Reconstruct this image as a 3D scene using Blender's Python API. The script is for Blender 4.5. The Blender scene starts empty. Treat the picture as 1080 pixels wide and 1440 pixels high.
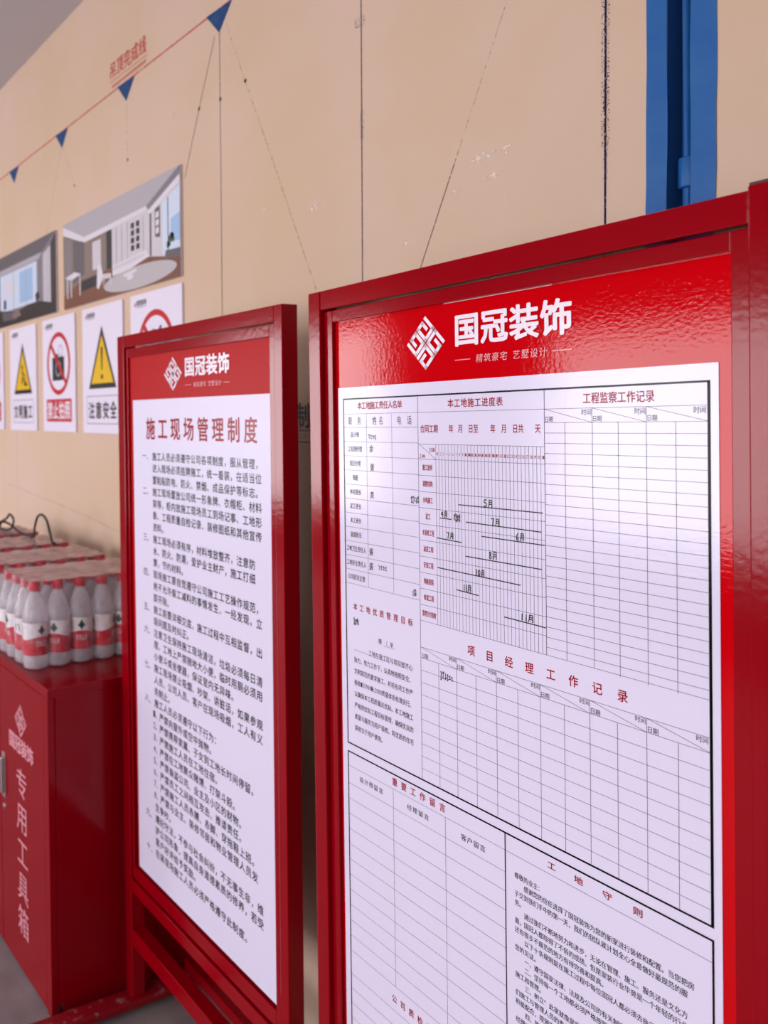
import bpy, math, random
from mathutils import Vector, Matrix
random.seed(7)
SC = bpy.context.scene
COL = SC.collection

# ------------------------------------------------------------------ camera
cam_d = bpy.data.cameras.new('camera')
cam = bpy.data.objects.new('camera', cam_d); COL.objects.link(cam)
F_PX, CX, CY = 1224.0, 230.0, 613.0
def vnorm(*v): return Vector(v).normalized()
_up = -vnorm(750-CX, 45000-CY, F_PX)
_l = vnorm(-427-CX, 588-CY, F_PX); _l = (_l - _l.dot(_up)*_up).normalized()
_X = -_l; _Y = _up.cross(_X)
if _Y.z < 0: _Y = -_Y
right = Vector((_X.x, _Y.x, _up.x)); down = Vector((_X.y, _Y.y, _up.y)); fwd = Vector((_X.z, _Y.z, _up.z))
CAM = Vector((1.98, -1.211, 1.47))
cam.matrix_world = Matrix.Translation(CAM) @ Matrix((( right.x, -down.x, -fwd.x), (right.y, -down.y, -fwd.y), (right.z, -down.z, -fwd.z))).to_4x4()
cam_d.sensor_fit = 'HORIZONTAL'; cam_d.sensor_width = 36; cam_d.lens = F_PX/1080*36
cam_d.shift_x = (540-CX)/1080; cam_d.shift_y = -(720-CY)/1080
cam_d.clip_start = 0.02
cam_d.dof.use_dof = True; cam_d.dof.focus_distance = 1.08; cam_d.dof.aperture_fstop = cam_d.lens/1000/0.0052
SC.camera = cam

# ------------------------------------------------------------------ world, light, exposure
W = bpy.data.worlds.new('overcast_sky'); SC.world = W; W.use_nodes = True
_bg = W.node_tree.nodes['Background']; _bg.inputs[0].default_value = (0.97, 0.965, 1.0, 1); _bg.inputs[1].default_value = 9.0
SC.view_settings.view_transform = 'Standard'; SC.view_settings.look = 'None'
SC.view_settings.gamma = 1; SC.view_settings.use_curve_mapping = False
SC.view_settings.exposure = 0.42

RX0, RX1, RY0, H = -7.0, 3.6, -4.6, 2.893
WIN = [(-2.55, -0.68, 0.6, 2.02), (-6.4, -4.4, 0.5, 2.3)]      # windows in the front wall: x0,x1,z0,z1; the second is added for fill
def portal(name, loc, rot, sx, sy):
    l = bpy.data.lights.new(name, 'AREA'); l.shape = 'RECTANGLE'; l.size = sx; l.size_y = sy
    l.cycles.is_portal = True
    o = bpy.data.objects.new(name, l); COL.objects.link(o); o.location = loc; o.rotation_euler = rot
for i, (x0, x1, z0, z1) in enumerate(WIN):
    portal('window_portal', ((x0+x1)/2, RY0-0.06, (z0+z1)/2), (math.radians(90), 0, 0), x1-x0, z1-z0)
portal('window_portal', (2.3, RY0-0.06, 1.3), (math.radians(90), 0, 0), 1.2, 2.2)
# added fill lamps, unseen (behind and above the camera)
FILL_LAMPS = [(-3.2, -1.9), (0.4, -2.2), (-5.6, -2.2), (2.4, -2.6)]
FILL_W = 5

# ------------------------------------------------------------------ materials
def lin(c):
    return tuple(((v/255)/12.92 if v/255 <= 0.04045 else ((v/255+0.055)/1.055)**2.4) for v in c) + (1,)
def mat(name, rgb, rough=0.5, spec=0.5, metal=0, bump=None, var=None, mid=0.5, coat=0, trans=0, ior=1.45):
    """bump=(scale,strength,distance[,stretch]); var=(rgb2,scale,contrast)"""
    m = bpy.data.materials.new(name); m.use_nodes = True
    nt = m.node_tree; b = nt.nodes['Principled BSDF']
    b.inputs['Base Color'].default_value = lin(rgb); b.inputs['Roughness'].default_value = rough
    b.inputs['Specular IOR Level'].default_value = spec; b.inputs['Metallic'].default_value = metal
    b.inputs['Coat Weight'].default_value = coat; b.inputs['Coat Roughness'].default_value = 0.08
    b.inputs['Transmission Weight'].default_value = trans; b.inputs['IOR'].default_value = ior
    tc = nt.nodes.new('ShaderNodeTexCoord')
    if bump:
        mp = nt.nodes.new('ShaderNodeMapping'); nt.links.new(tc.outputs['Object'], mp.inputs[0])
        if len(bump) > 3: mp.inputs['Scale'].default_value = bump[3]
        n = nt.nodes.new('ShaderNodeTexNoise'); n.inputs['Scale'].default_value = bump[0]; n.inputs['Detail'].default_value = 3
        nt.links.new(mp.outputs[0], n.inputs['Vector'])
        bp = nt.nodes.new('ShaderNodeBump'); bp.inputs['Strength'].default_value = bump[1]; bp.inputs['Distance'].default_value = bump[2]
        nt.links.new(n.outputs[0], bp.inputs['Height']); nt.links.new(bp.outputs[0], b.inputs['Normal'])
    if var:
        n = nt.nodes.new('ShaderNodeTexNoise'); n.inputs['Scale'].default_value = var[1]; n.inputs['Detail'].default_value = 4
        nt.links.new(tc.outputs['Object'], n.inputs['Vector'])
        r = nt.nodes.new('ShaderNodeValToRGB'); k = var[2]
        r.color_ramp.elements[0].position = mid-k; r.color_ramp.elements[1].position = mid+k
        r.color_ramp.elements[0].color = lin(rgb); r.color_ramp.elements[1].color = lin(var[0])
        nt.links.new(n.outputs[0], r.inputs[0]); nt.links.new(r.outputs[0], b.inputs['Base Color'])
    return m

def wall_material():
    m = bpy.data.materials.new('beige_plaster'); m.use_nodes = True
    nt = m.node_tree; b = nt.nodes['Principled BSDF']; b.inputs['Roughness'].default_value = 0.75; b.inputs['Specular IOR Level'].default_value = 0.25
    L = nt.links.new; N = nt.nodes.new
    tc = N('ShaderNodeTexCoord')
    def noise(scale, detail, sc=(1, 1, 1), rough=0.5):
        mp = N('ShaderNodeMapping'); mp.inputs['Scale'].default_value = sc; L(tc.outputs['Object'], mp.inputs[0])
        n = N('ShaderNodeTexNoise'); n.inputs['Scale'].default_value = scale; n.inputs['Detail'].default_value = detail; n.inputs['Roughness'].default_value = rough
        L(mp.outputs[0], n.inputs['Vector']); return n
    def ramp(n, p0, p1, c0, c1):
        r = N('ShaderNodeValToRGB'); e = r.color_ramp.elements; e[0].position = p0; e[1].position = p1; e[0].color = c0; e[1].color = c1
        L(n.outputs[0], r.inputs[0]); return r
    def mix(f, a, bb):
        x = N('ShaderNodeMix'); x.data_type = 'RGBA'; L(f.outputs[0], x.inputs[0])
        for s, v in ((6, a), (7, bb)):
            if hasattr(v, 'outputs'): L(v.outputs[2] if v.bl_idname == 'ShaderNodeMix' else v.outputs[0], x.inputs[s])
            else: x.inputs[s].default_value = v
        return x
    K, Wt = (0, 0, 0, 1), (1, 1, 1, 1)
    c = ramp(noise(2.2, 4), 0.36, 0.64, lin((211, 182, 156)), lin((216, 186, 169)))
    f2 = ramp(noise(0.9, 3, (1, 1, 2)), 0.45, 0.7, K, (.5, .5, .5, 1))
    c = mix(f2, c, lin((206, 176, 145)))
    f3 = ramp(noise(26, 6, (1, 1, .35), .65), 0.66, 0.74, K, (.35, .35, .35, 1))      # pale scuffs
    c = mix(f3, c, lin((228, 202, 186)))
    f4 = ramp(noise(260, 2), 0.74, 0.8, K, (.35, .35, .35, 1))                       # pin holes
    c = mix(f4, c, lin((120, 95, 80)))
    L(c.outputs[2], b.inputs['Base Color'])
    bp = N('ShaderNodeBump'); bp.inputs['Strength'].default_value = 0.25; bp.inputs['Distance'].default_value = 0.002
    L(noise(35, 6, (1, 1, .5), .6).outputs[0], bp.inputs['Height']); L(bp.outputs[0], b.inputs['Normal'])
    return m

def broken_paint(name, rgb, scale, lo, hi, sc=(1, 1, 1), rough=.7):
    """paint that only partly covers: noise decides where the pigment is"""
    m = mat(name, rgb, rough, .2); nt = m.node_tree; b = nt.nodes['Principled BSDF']; L = nt.links.new
    tc = nt.nodes['Texture Coordinate'] if 'Texture Coordinate' in nt.nodes else nt.nodes.new('ShaderNodeTexCoord')
    mp = nt.nodes.new('ShaderNodeMapping'); mp.inputs['Scale'].default_value = sc; L(tc.outputs['Object'], mp.inputs[0])
    n = nt.nodes.new('ShaderNodeTexNoise'); n.inputs['Scale'].default_value = scale; n.inputs['Detail'].default_value = 4
    L(mp.outputs[0], n.inputs['Vector'])
    r = nt.nodes.new('ShaderNodeMapRange'); r.inputs[1].default_value = lo; r.inputs[2].default_value = hi
    L(n.outputs[0], r.inputs[0]); L(r.outputs[0], b.inputs['Alpha'])
    return m

LAM = (170, 0.2, 0.0006, (1, 1, 1.5))      # ripple of the laminated prints
M = {
 'wall': wall_material(),
 'ceiling': mat('ceiling_paint', (196, 190, 194), .9, .1),
 'floor': mat('concrete_floor', (158, 146, 148), .55, .4, bump=(30, .3, .002), var=((120, 108, 112), 6, .25)),
 'otherwall': mat('darkened_plaster', (104, 96, 92), .8, .2),  # unseen walls, darkened to mute reflections and bounce light
 'red': mat('red_enamel', (150, 0, 16), .13, .26, bump=(110, .22, .0006), var=((140, 0, 16), 4, .3)),
 'cabred': mat('cabinet_enamel', (140, 0, 16), .15, .22, bump=(14, .05, .002)),
 'chip': mat('chipped_enamel', (140, 8, 26), .45, .4, bump=(120, .5, .001), var=((150, 96, 100), 38, .04), mid=.62),
 'cap_and_shade': mat('dark_edge_and_gap_shade', (58, 40, 40), .5),  # end cap colour, also the shade behind the sheet
 'hred': mat('print_red', (200, 0, 12), .06, .22, bump=LAM),
 'hred2': mat('print_red_matt', (180, 0, 6), .32, .1, bump=LAM),
 'paper': mat('print_white', (226, 217, 241), .13, .4, bump=LAM),
 'paper2': mat('print_white_matt', (226, 217, 241), .3, .3, bump=LAM),
 'ink': mat('print_black', (12, 9, 14), .2, .18, bump=LAM),
 'line': mat('print_rule_grey', (56, 46, 60), .2, .18, bump=LAM),
 'inkred': mat('print_dark_red', (156, 6, 22), .2, .18, bump=LAM),
 'white': mat('print_logo_white', (246, 232, 244), .15, .5, bump=LAM),
 'pale': mat('print_fine_white', (236, 170, 176), .15, .5, bump=LAM),
 'marker': mat('marker_black', (14, 12, 16), .35, .4),
 'wear': mat('bare_edge', (226, 170, 170), .5),
 'blue': mat('blue_wall_paint', (12, 86, 160), .45, .4, bump=(60, .5, .0015, (1, 1, .4)), var=((36, 98, 160), 18, .2)),
 'blue_shade': mat('blue_recess_shade', (34, 80, 138), .5, .3, bump=(60, .4, .0015)),  # darker blue puts the slot's shade into its inner faces
 'mark': mat('blue_stencil_paint', (30, 60, 108), .7, .2, var=((50, 82, 128), 40, .2)),
 'redline': broken_paint('red_chalk_line', (196, 86, 84), 60, .3, .55),
 'stencil': broken_paint('red_stencil_paint', (190, 52, 58), 80, .22, .5),
 'inkline': broken_paint('ink_snap_line', (34, 34, 70), 300, .30, .46, (1, 1, .5)),
 'inkfaint': broken_paint('faint_ink_line', (84, 78, 98), 260, .46, .66, (1, 1, .4)),
 'splat': broken_paint('ink_spatter', (34, 34, 80), 420, .56, .62),
 'black': mat('black_plastic', (24, 24, 24), .5),
 'steel': mat('brushed_steel', (190, 186, 188), .32, .5, metal=.8),
 'cabtext': mat('cabinet_lettering', (226, 150, 162), .4, .4),
 'foam': mat('foam_board_edge', (214, 204, 220), .7),
 'sign': mat('sign_white', (230, 220, 238), .45, .3),
 'signred': mat('sign_red', (190, 4, 24), .45, .3),
 'signyel': mat('sign_yellow', (228, 180, 0), .45, .3),
 'signblk': mat('sign_black', (26, 24, 28), .45, .3),
 'signgrey': mat('sign_line_grey', (150, 142, 158), .45, .3),
 'cap': mat('red_bottle_cap', (206, 22, 50), .4, .4),
 'labw': mat('label_white', (236, 226, 230), .4, .4),
 'labr': mat('label_red', (198, 24, 48), .4, .4),
 'labg': mat('label_green', (18, 62, 52), .4, .4),
 'labm': mat('label_mint', (120, 176, 160), .4, .4),
 'labb': mat('label_blue', (70, 110, 160), .4, .4),
}
def clear_plastic(name, rgb, alpha, rough, scale, lo=0, hi=1):
    """thin clear plastic: mostly transparent with a milky, glossy share"""
    m = bpy.data.materials.new(name); m.use_nodes = True; nt = m.node_tree; L = nt.links.new
    b = nt.nodes['Principled BSDF']; b.inputs['Base Color'].default_value = lin(rgb); b.inputs['Roughness'].default_value = rough
    tc = nt.nodes.new('ShaderNodeTexCoord'); n = nt.nodes.new('ShaderNodeTexNoise'); n.inputs['Scale'].default_value = scale; n.inputs['Detail'].default_value = 3
    L(tc.outputs['Object'], n.inputs['Vector'])
    r = nt.nodes.new('ShaderNodeMapRange'); r.inputs[1].default_value = .35; r.inputs[2].default_value = .65
    r.inputs[3].default_value = alpha*(1-lo); r.inputs[4].default_value = min(1, alpha*(1+hi))
    L(n.outputs[0], r.inputs[0]); L(r.outputs[0], b.inputs['Alpha'])
    bp = nt.nodes.new('ShaderNodeBump'); bp.inputs['Strength'].default_value = .6; bp.inputs['Distance'].default_value = .004
    L(n.outputs[0], bp.inputs['Height']); L(bp.outputs[0], b.inputs['Normal'])
    return m
M['bottle'] = clear_plastic('clear_bottle_plastic', (238, 230, 238), .40, .08, 40, .1, .1)
M['film'] = clear_plastic('shrink_film', (196, 168, 166), .70, .2, 24, .15, .2)
M['filmside'] = clear_plastic('shrink_film_side', (226, 214, 224), .10, .08, 30, .8, 1.2)
for k, c in dict(p_ceil=(176, 168, 176), p_wall=(206, 198, 206), p_white=(220, 212, 222), p_floor=(120, 70, 48), p_dark=(52, 40, 40), p_black=(34, 28, 32),
                 p_rug=(186, 178, 182), p_sky=(158, 188, 224), p_sky2=(206, 216, 236), p_grey=(128, 120, 128), p_beige=(132, 112, 104), p_green=(60, 74, 60), p_mid=(96, 88, 94)).items():
    M[k] = mat('photo_'+k[2:], c, .35, .4)

# ------------------------------------------------------------------ mesh building
class MB:
    def __init__(s): s.v = []; s.f = []; s.m = []; s.mats = []; s.smooth = []
    def mi(s, k):
        if k not in s.mats: s.mats.append(k)
        return s.mats.index(k)
    def add(s, vs, fs, k, smooth=False):
        o = len(s.v); s.v += [tuple(v) for v in vs]; i = s.mi(k)
        for f in fs: s.f.append(tuple(a+o for a in f)); s.m.append(i); s.smooth.append(smooth)
    def box(s, x0, x1, y0, y1, z0, z1, k, bev=0.0):
        if bev <= 0:
            vs = [(x, y, z) for x in (x0, x1) for y in (y0, y1) for z in (z0, z1)]
            s.add(vs, [(0, 1, 3, 2), (4, 6, 7, 5), (0, 4, 5, 1), (2, 3, 7, 6), (0, 2, 6, 4), (1, 5, 7, 3)], k); return
        import bmesh
        bm = bmesh.new(); bmesh.ops.create_cube(bm, size=1)
        for v in bm.verts: v.co = Vector(((x0+x1)/2+v.co.x*(x1-x0), (y0+y1)/2+v.co.y*(y1-y0), (z0+z1)/2+v.co.z*(z1-z0)))
        bmesh.ops.bevel(bm, geom=bm.edges[:], offset=bev, segments=2, affect='EDGES', profile=.5)
        bm.verts.index_update()
        s.add([v.co.copy() for v in bm.verts], [[v.index for v in f.verts] for f in bm.faces], k); bm.free()
    def lathe(s, prof, n, k, c=(0, 0, 0), cap=True):
        vs = []; fs = []
        for r, z in prof:
            for i in range(n):
                a = 2*math.pi*i/n; vs.append((c[0]+r*math.cos(a), c[1]+r*math.sin(a), c[2]+z))
        for j in range(len(prof)-1):
            for i in range(n):
                i2 = (i+1) % n; fs.append((j*n+i, j*n+i2, (j+1)*n+i2, (j+1)*n+i))
        if cap: fs.append(tuple(range(n-1, -1, -1))); fs.append(tuple((len(prof)-1)*n+i for i in range(n)))
        s.add(vs, fs, k, True)
    def tube(s, pts, r, k, n=8):
        pts = [Vector(p) for p in pts]; vs = []; fs = []; up = Vector((0, 0, 1))
        for i, p in enumerate(pts):
            t = (pts[min(i+1, len(pts)-1)] - pts[max(i-1, 0)]).normalized()
            a = t.cross(up); a = a.normalized() if a.length > 1e-4 else Vector((1, 0, 0)); b = t.cross(a).normalized()
            for j in range(n):
                q = 2*math.pi*j/n; vs.append(p + r*(math.cos(q)*a + math.sin(q)*b))
        for i in range(len(pts)-1):
            for j in range(n):
                j2 = (j+1) % n; fs.append((i*n+j, i*n+j2, (i+1)*n+j2, (i+1)*n+j))
        fs.append(tuple(range(n-1, -1, -1))); fs.append(tuple((len(pts)-1)*n+j for j in range(n)))
        s.add(vs, fs, k, True)
    def build(s, name, parent=None, kind=None):
        me = bpy.data.meshes.new(name); me.from_pydata(s.v, [], s.f)
        for k in s.mats: me.materials.append(M[k])
        me.polygons.foreach_set('material_index', s.m); me.polygons.foreach_set('use_smooth', s.smooth); me.update()
        o = bpy.data.objects.new(name, me); COL.objects.link(o)
        if parent: o.parent = parent
        if kind: o['kind'] = kind
        return o
def thing(name, label, cat, loc=(0, 0, 0), group=None, mw=None):
    o = bpy.data.objects.new(name, None); COL.objects.link(o); o.location = loc; o.empty_display_size = .1
    if mw is not None: o.matrix_world = mw
    o['label'] = label; o['category'] = cat
    if group: o['group'] = group
    return o
def sub(o, text): o['label'] = text; return o

# ------------------------------------------------------------------ flat print: paper coordinates a (right), b (down), layers stand proud of the sheet
_fc = bpy.data.curves.new('lettering_source', 'FONT'); _fo = bpy.data.objects.new('lettering_source', _fc); COL.objects.link(_fo)
_gl = {}
def glyph(ch, off=0.0):
    if (ch, off) not in _gl:
        _fc.body = ch; _fc.offset = off; _fc.resolution_u = 2
        dg = bpy.context.evaluated_depsgraph_get(); dg.update()
        me = bpy.data.meshes.new_from_object(_fo.evaluated_get(dg))
        vs = [(v.co.x, v.co.y) for v in me.vertices]; fs = [tuple(p.vertices) for p in me.polygons]
        bpy.data.meshes.remove(me); _gl[(ch, off)] = (vs, fs)
    return _gl[(ch, off)]
PUNCT = '，。、；：“”'
class Print(MB):
    def __init__(s, top=0.0, left=0.0, face=-1, y=0.0):
        super().__init__(); s.top = top; s.left = left; s.face = face; s.y = y; s.lay = 1
    def P(s, a, b, lay=None): return (s.left+a, s.y+s.face*.00022*(lay or s.lay), s.top-b)
    def poly(s, pts, k, lay=None):
        s.add([s.P(a, b, lay) for a, b in pts], [tuple(range(len(pts)))], k)
    def rect(s, a0, b0, a1, b1, k, lay=None): s.poly([(a0, b0), (a0, b1), (a1, b1), (a1, b0)], k, lay)
    def seg(s, a0, b0, a1, b1, w, k, lay=None):
        d = math.hypot(a1-a0, b1-b0) or 1; nx, ny = -(b1-b0)/d*w/2, (a1-a0)/d*w/2
        s.poly([(a0+nx, b0+ny), (a1+nx, b1+ny), (a1-nx, b1-ny), (a0-nx, b0-ny)], k, lay)
    def path(s, pts, w, k, lay=None):
        for p, q in zip(pts, pts[1:]):
            s.seg(*p, *q, w, k, lay)
    def frame(s, a0, b0, a1, b1, w, k, lay=None):
        for r in ((a0, b0, a1, b0+w), (a0, b1-w, a1, b1), (a0, b0, a0+w, b1), (a1-w, b0, a1, b1)): s.rect(*r, k, lay)
    def ring(s, a, b, ro, ri, k, n=40, lay=None):
        for i in range(n):
            t0, t1 = 2*math.pi*i/n, 2*math.pi*(i+1)/n
            s.poly([(a+ro*math.cos(t0), b+ro*math.sin(t0)), (a+ro*math.cos(t1), b+ro*math.sin(t1)), (a+ri*math.cos(t1), b+ri*math.sin(t1)), (a+ri*math.cos(t0), b+ri*math.sin(t0))], k, lay)
    def disc(s, a, b, r, k, n=20, lay=None): s.poly([(a+r*math.cos(2*math.pi*i/n), b+r*math.sin(2*math.pi*i/n)) for i in range(n)], k, lay)
    def ch(s, c, a, b, w, h, k, off=0.012, lay=None, wrap=None, slant=0, kw_in=False):
        """one character so that its visible em box fills (a,b)-(a+w,b+h)"""
        vs, fs = glyph(c)
        if not vs: return
        if off > .002 and not kw_in:      # heavier weight: the glyph is laid down again, slightly shifted
            o_ = off*w
            sh = [(-o_, 0), (o_, 0), (0, -o_*.8), (0, o_*.8)] if off > .015 else [(-o_*.8, 0), (o_*.8, 0)]
            if off > .028: sh += [(-o_*.75, -o_*.6), (o_*.75, -o_*.6), (-o_*.75, o_*.6), (o_*.75, o_*.6)]
            for i_, (dx_, dy_) in enumerate(sh): s.ch(c, a+dx_, b+dy_, w, h, k, off, (lay or s.lay)+.05*(i_+1), wrap, slant, True)
        if ord(c) < 256:
            xs = [v[0] for v in vs]; x0, sx = min(xs), 1/max(1e-3, (max(xs)-min(xs))); y0, sy = 0, 1/.73
            if c in '.,·': sx = .25/.1; 
        else: x0, sx, y0, sy = .04, 1/.92, -.08, 1/.92
        pts = []
        for x, y in vs:
            u, v = (x-x0)*sx, (y-y0)*sy
            pts.append((a+w*u+slant*h*v, b+h*(1-v)))
        if wrap: s.add([wrap(p) for p in pts], fs, k)
        else: s.add([s.P(p[0], p[1], lay) for p in pts], fs, k)
    def text(s, t, a, b, pitch, w, h, k, off=0.012, lay=None, **kw):
        x = a
        for c in t:
            if c == '　': x += pitch; continue
            if c == ' ': x += pitch*.5; continue
            if ord(c) < 256: s.ch(c, x+pitch*.05, b+h*.08, pitch*.42, h*.84, k, off, lay, **kw); x += pitch*.55
            else: s.ch(c, x, b, w, h, k, off, lay, **kw); x += pitch

def emblem(p, ca, cb, half_w, half_h, k, lay=None):
    """square meander emblem standing on its corner; u runs down-right, v down-left"""
    def uv(u, v): return (ca + (u-v)*half_w, cb + (u+v-1)*half_h)
    g = .014; t = .098
    R = [
     (0.0, .5-g, 0, t), (.5-g-t, .5-g, 0, .5-g), (0, .5-g, .5-g-t, .5-g), (0, t, .16, .5-g), (0, .31, .16, .16+t),
     (.5+g, 1, 0, t), (.5+g, .5+g+t, 0, .5-g), (.5+g, 1, .5-g-t, .5-g), (1-t, 1, .16, .5-g), (.69, 1, .16, .16+t),
     (0, t, .5+g, .84), (0, .31, .84-t, .84), (0, .5-g, .5+g, .5+g+t), (.5-g-t, .5-g, .5+g, 1), (0, .5-g, 1-t, 1),
     (.5+g, .5+g+t, .5+g, 1), (.5+g, 1, .5+g, .5+g+t), (1-t, 1, .5+g, 1), (.69, 1, 1-t, 1), (.66, .66+t, .70, 1)]
    for u0, u1, v0, v1 in R: p.poly([uv(u0, v0), uv(u0, v1), uv(u1, v1), uv(u1, v0)], k, lay)
def header_logo(p, ea, eb, ew, eh, ta, tb, pitch, cw, chh, fine_b, fine_a0, fine_a1, gap=0.0):
    emblem(p, ea, eb, ew, eh, 'white')
    p.text('国冠装饰', ta, tb, pitch, cw, chh, 'white', .034)
    n = '精筑豪宅 艺墅设计'
    p.text(n, fine_a0, fine_b-.0052, (fine_a1-fine_a0)/8.5, (fine_a1-fine_a0)/8.5*.84, .0105, 'pale', 0, slant=.12)
    p.seg(ta, fine_b, fine_a0-.009, fine_b, .0009, 'pale'); p.seg(fine_a1+.006, fine_b, ta+pitch*4-.004, fine_b, .0009, 'pale')

# ------------------------------------------------------------------ the room
def structure(name, mb): return mb.build(name, kind='structure')
T = .12
b = MB()                                                     # back wall with a chased slot for the conduit
SX0, SX1, SD, SZ = 1.228, 1.264, .04, .35
b.box(RX0-T, SX0, 0, T, 0, H, 'wall'); b.box(SX1, RX1+T, 0, T, 0, H, 'wall'); b.box(SX0, SX1, SD, T, 0, H, 'wall'); b.box(SX0, SX1, 0, SD, 0, SZ, 'wall')
wall_back = structure('wall_back', b)
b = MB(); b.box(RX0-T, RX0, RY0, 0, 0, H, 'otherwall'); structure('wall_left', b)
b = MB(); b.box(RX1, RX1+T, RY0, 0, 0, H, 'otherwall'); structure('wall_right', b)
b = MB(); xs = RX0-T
OPEN = sorted(WIN) + [(1.7, 2.9, .2, 2.4)]  # last opening is added, out of view, for more fill light
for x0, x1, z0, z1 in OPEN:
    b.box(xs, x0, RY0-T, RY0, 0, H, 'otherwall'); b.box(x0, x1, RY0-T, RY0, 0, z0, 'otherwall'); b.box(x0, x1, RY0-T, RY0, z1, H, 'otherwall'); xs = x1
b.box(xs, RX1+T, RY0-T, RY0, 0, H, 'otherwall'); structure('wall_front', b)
for i, (x0, x1, z0, z1) in enumerate(OPEN):
    b = MB(); w = .035
    for r in ((x0, x0+w, z0, z1), (x1-w, x1, z0, z1), (x0+w, x1-w, z0, z0+w), (x0+w, x1-w, z1-w, z1)): b.box(r[0], r[1], RY0-.09, RY0-.03, r[2], r[3], 'foam')
    structure('window_%d' % (i+1), b)  # middle window is inferred, the outer two are added for fill
b = MB(); b.box(RX0-T, RX1+T, RY0-T, T, -.1, 0, 'floor'); structure('floor', b)
b = MB(); b.box(RX0-T, RX1+T, RY0-T, T, H, H+.1, 'ceiling'); structure('ceiling', b)
# blue painted conduit channel
p = MB()
def wavy(x_in, x_out, sgn):
    n = 60; vs = []; fs = []
    for i in range(n+1):
        z = SZ + (H-SZ)*i/n; w = .0006*math.sin(i*1.7)+.0005*random.uniform(-1, 1)
        for x in (x_in + .0012*math.sin(i*.9+sgn), x_out + w): vs += [(x, -.0012, z)]
    for i in range(n): fs.append((2*i, 2*i+1, 2*i+3, 2*i+2))
    p.add(vs, fs, 'blue', True)
wavy(SX0+.0015, 1.1995, 1); wavy(SX1-.0015, 1.297, 2)
p.box(SX0, SX0+.0015, -.0008, SD, SZ, H, 'blue_shade'); p.box(SX1-.0015, SX1, -.0008, SD, SZ, H, 'blue_shade'); p.box(SX0, SX1, SD-.0015, SD, SZ, H, 'blue_shade'); p.box(SX0, SX1, 0, SD, SZ, SZ+.002, 'blue_shade')
chan = p.build('trim_1', kind='structure')
p = MB(); p.tube([(1.2475, .024, SZ), (1.247, .024, 1.4), (1.2475, .024, 2.2), (1.2475, .024, H)], .0130, 'blue', 12)
p.build('conduit', chan)
p = MB(); p.lathe([(.0138, 0), (.0148, .002), (.0148, .04), (.0138, .042)], 14, 'blue', (1.2475, .0235, 1.775)); p.build('conduit_coupling', chan)

# wall markings (paint and ink on the back wall)
def wall_print(): return Print(top=0, left=0, y=0)
LX = [.054, .594, 1.135]
wp = wall_print(); wp.seg(-6.9, -2.510, .125, -2.5055, .0055, 'redline'); wp.build('painted_level_line', wall_back)
for i, x in enumerate((.052, -.4985, -1.043, -1.590, -2.13, -2.67)):
    wp = wall_print(); wp.lay = 2; wp.poly([(x-.064, -2.510), (x+.063, -2.504), (x, -2.445)], 'mark'); wp.build('painted_triangle', wall_back)
wp = wall_print(); wp.lay = 2
wp.text('吊顶完成线', -.618, -2.600, .053, .047, .052, 'stencil', .02)
wp.seg(-.62, -2.540, -.352, -2.537, .0022, 'stencil'); 
for i in range(22): wp.rect(-.60+i*.011, -2.527, -.5935+i*.011, -2.517, 'stencil')
wp.build('stencilled_lettering', wall_back)
def inkline(name, pts, w, k, splats=()):
    wp = wall_print()
    wp.path([(x, -z) for x, z in pts], w, k)
    for sx, sz, sw, sh in splats: wp.lay = 2; wp.rect(sx-sw, -sz-sh, sx+sw, -sz+sh, 'splat'); wp.lay = 1
    return wp.build(name, wall_back)
inkline('snapped_ink_line', [(1.135, 2.88), (1.135, .1)], .0036, 'inkline', [(1.135, 1.98, .007, .12), (1.1352, 1.9, .004, .09)])
inkline('snapped_ink_line', [(.594, 2.88), (.594, .1)], .0030, 'inkline', [(.590, 2.26, .016, .010), (.595, 2.05, .006, .03)])
inkline('snapped_ink_line', [(.053, 2.445), (.054, .3)], .0026, 'inkline')
inkline('slanted_ink_line', [(.03, 2.445), (-.054, 2.284), (-.135, 2.12)], .0026, 'inkline')
inkline('slanted_ink_line', [(.086, 2.455), (.17, 2.281), (.258, 2.109), (.47, 1.68)], .0022, 'inkfaint')
inkline('slanted_ink_line', [(.84, 1.91), (.757, 1.738), (.70, 1.62)], .0018, 'inkline')
inkline('slanted_ink_line', [(1.04, 2.33), (.951, 2.142), (.84, 1.91)], .0014, 'inkfaint')
inkline('slanted_ink_line', [(-1.055, 2.445), (-1.179, 2.235), (-1.25, 2.1)], .0026, 'inkfaint')
inkline('slanted_ink_line', [(-1.035, 2.445), (-.928, 2.28)], .0024, 'inkfaint')
inkline('slanted_ink_line', [(-.498, 2.44), (-.496, 2.24)], .0024, 'inkfaint')
inkline('slanted_ink_line', [(-1.75, 1.16), (-.94, 1.11), (-.55, 1.075)], .0022, 'inkfaint')
inkline('snapped_ink_line', [(-1.61, 1.4), (-1.61, .9)], .003, 'inkfaint')
M['scuff'] = broken_paint('pale_plaster_scuff', (236, 214, 200), 90, .42, .6, (1, 1, 2.5))
for x, z, w_, h_ in ((.905, 1.905, .030, .008), (.955, 1.905, .013, .009), (.925, 1.867, .022, .006), (.72, 1.79, .014, .006), (.845, 1.86, .012, .005), (.44, 1.92, .03, .012), (.24, 1.95, .012, .006), (-.20, 2.31, .016, .012)):
    wp = wall_print(); wp.poly([(x-w_, -z), (x-w_*.4, -z-h_*.7), (x+w_*.5, -z-h_), (x+w_, -z-h_*.5), (x+w_*.6, -z+h_*.4), (x-w_*.5, -z+h_)], 'scuff'); wp.build('plaster_scuff', wall_back)
wp = wall_print()
for x, z in ((-.054, 2.284), (.054, 2.275), (.17, 2.283), (-.93, 2.283), (-.495, 2.262)): wp.disc(x, -z, .0055, 'inkline', 9)
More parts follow.
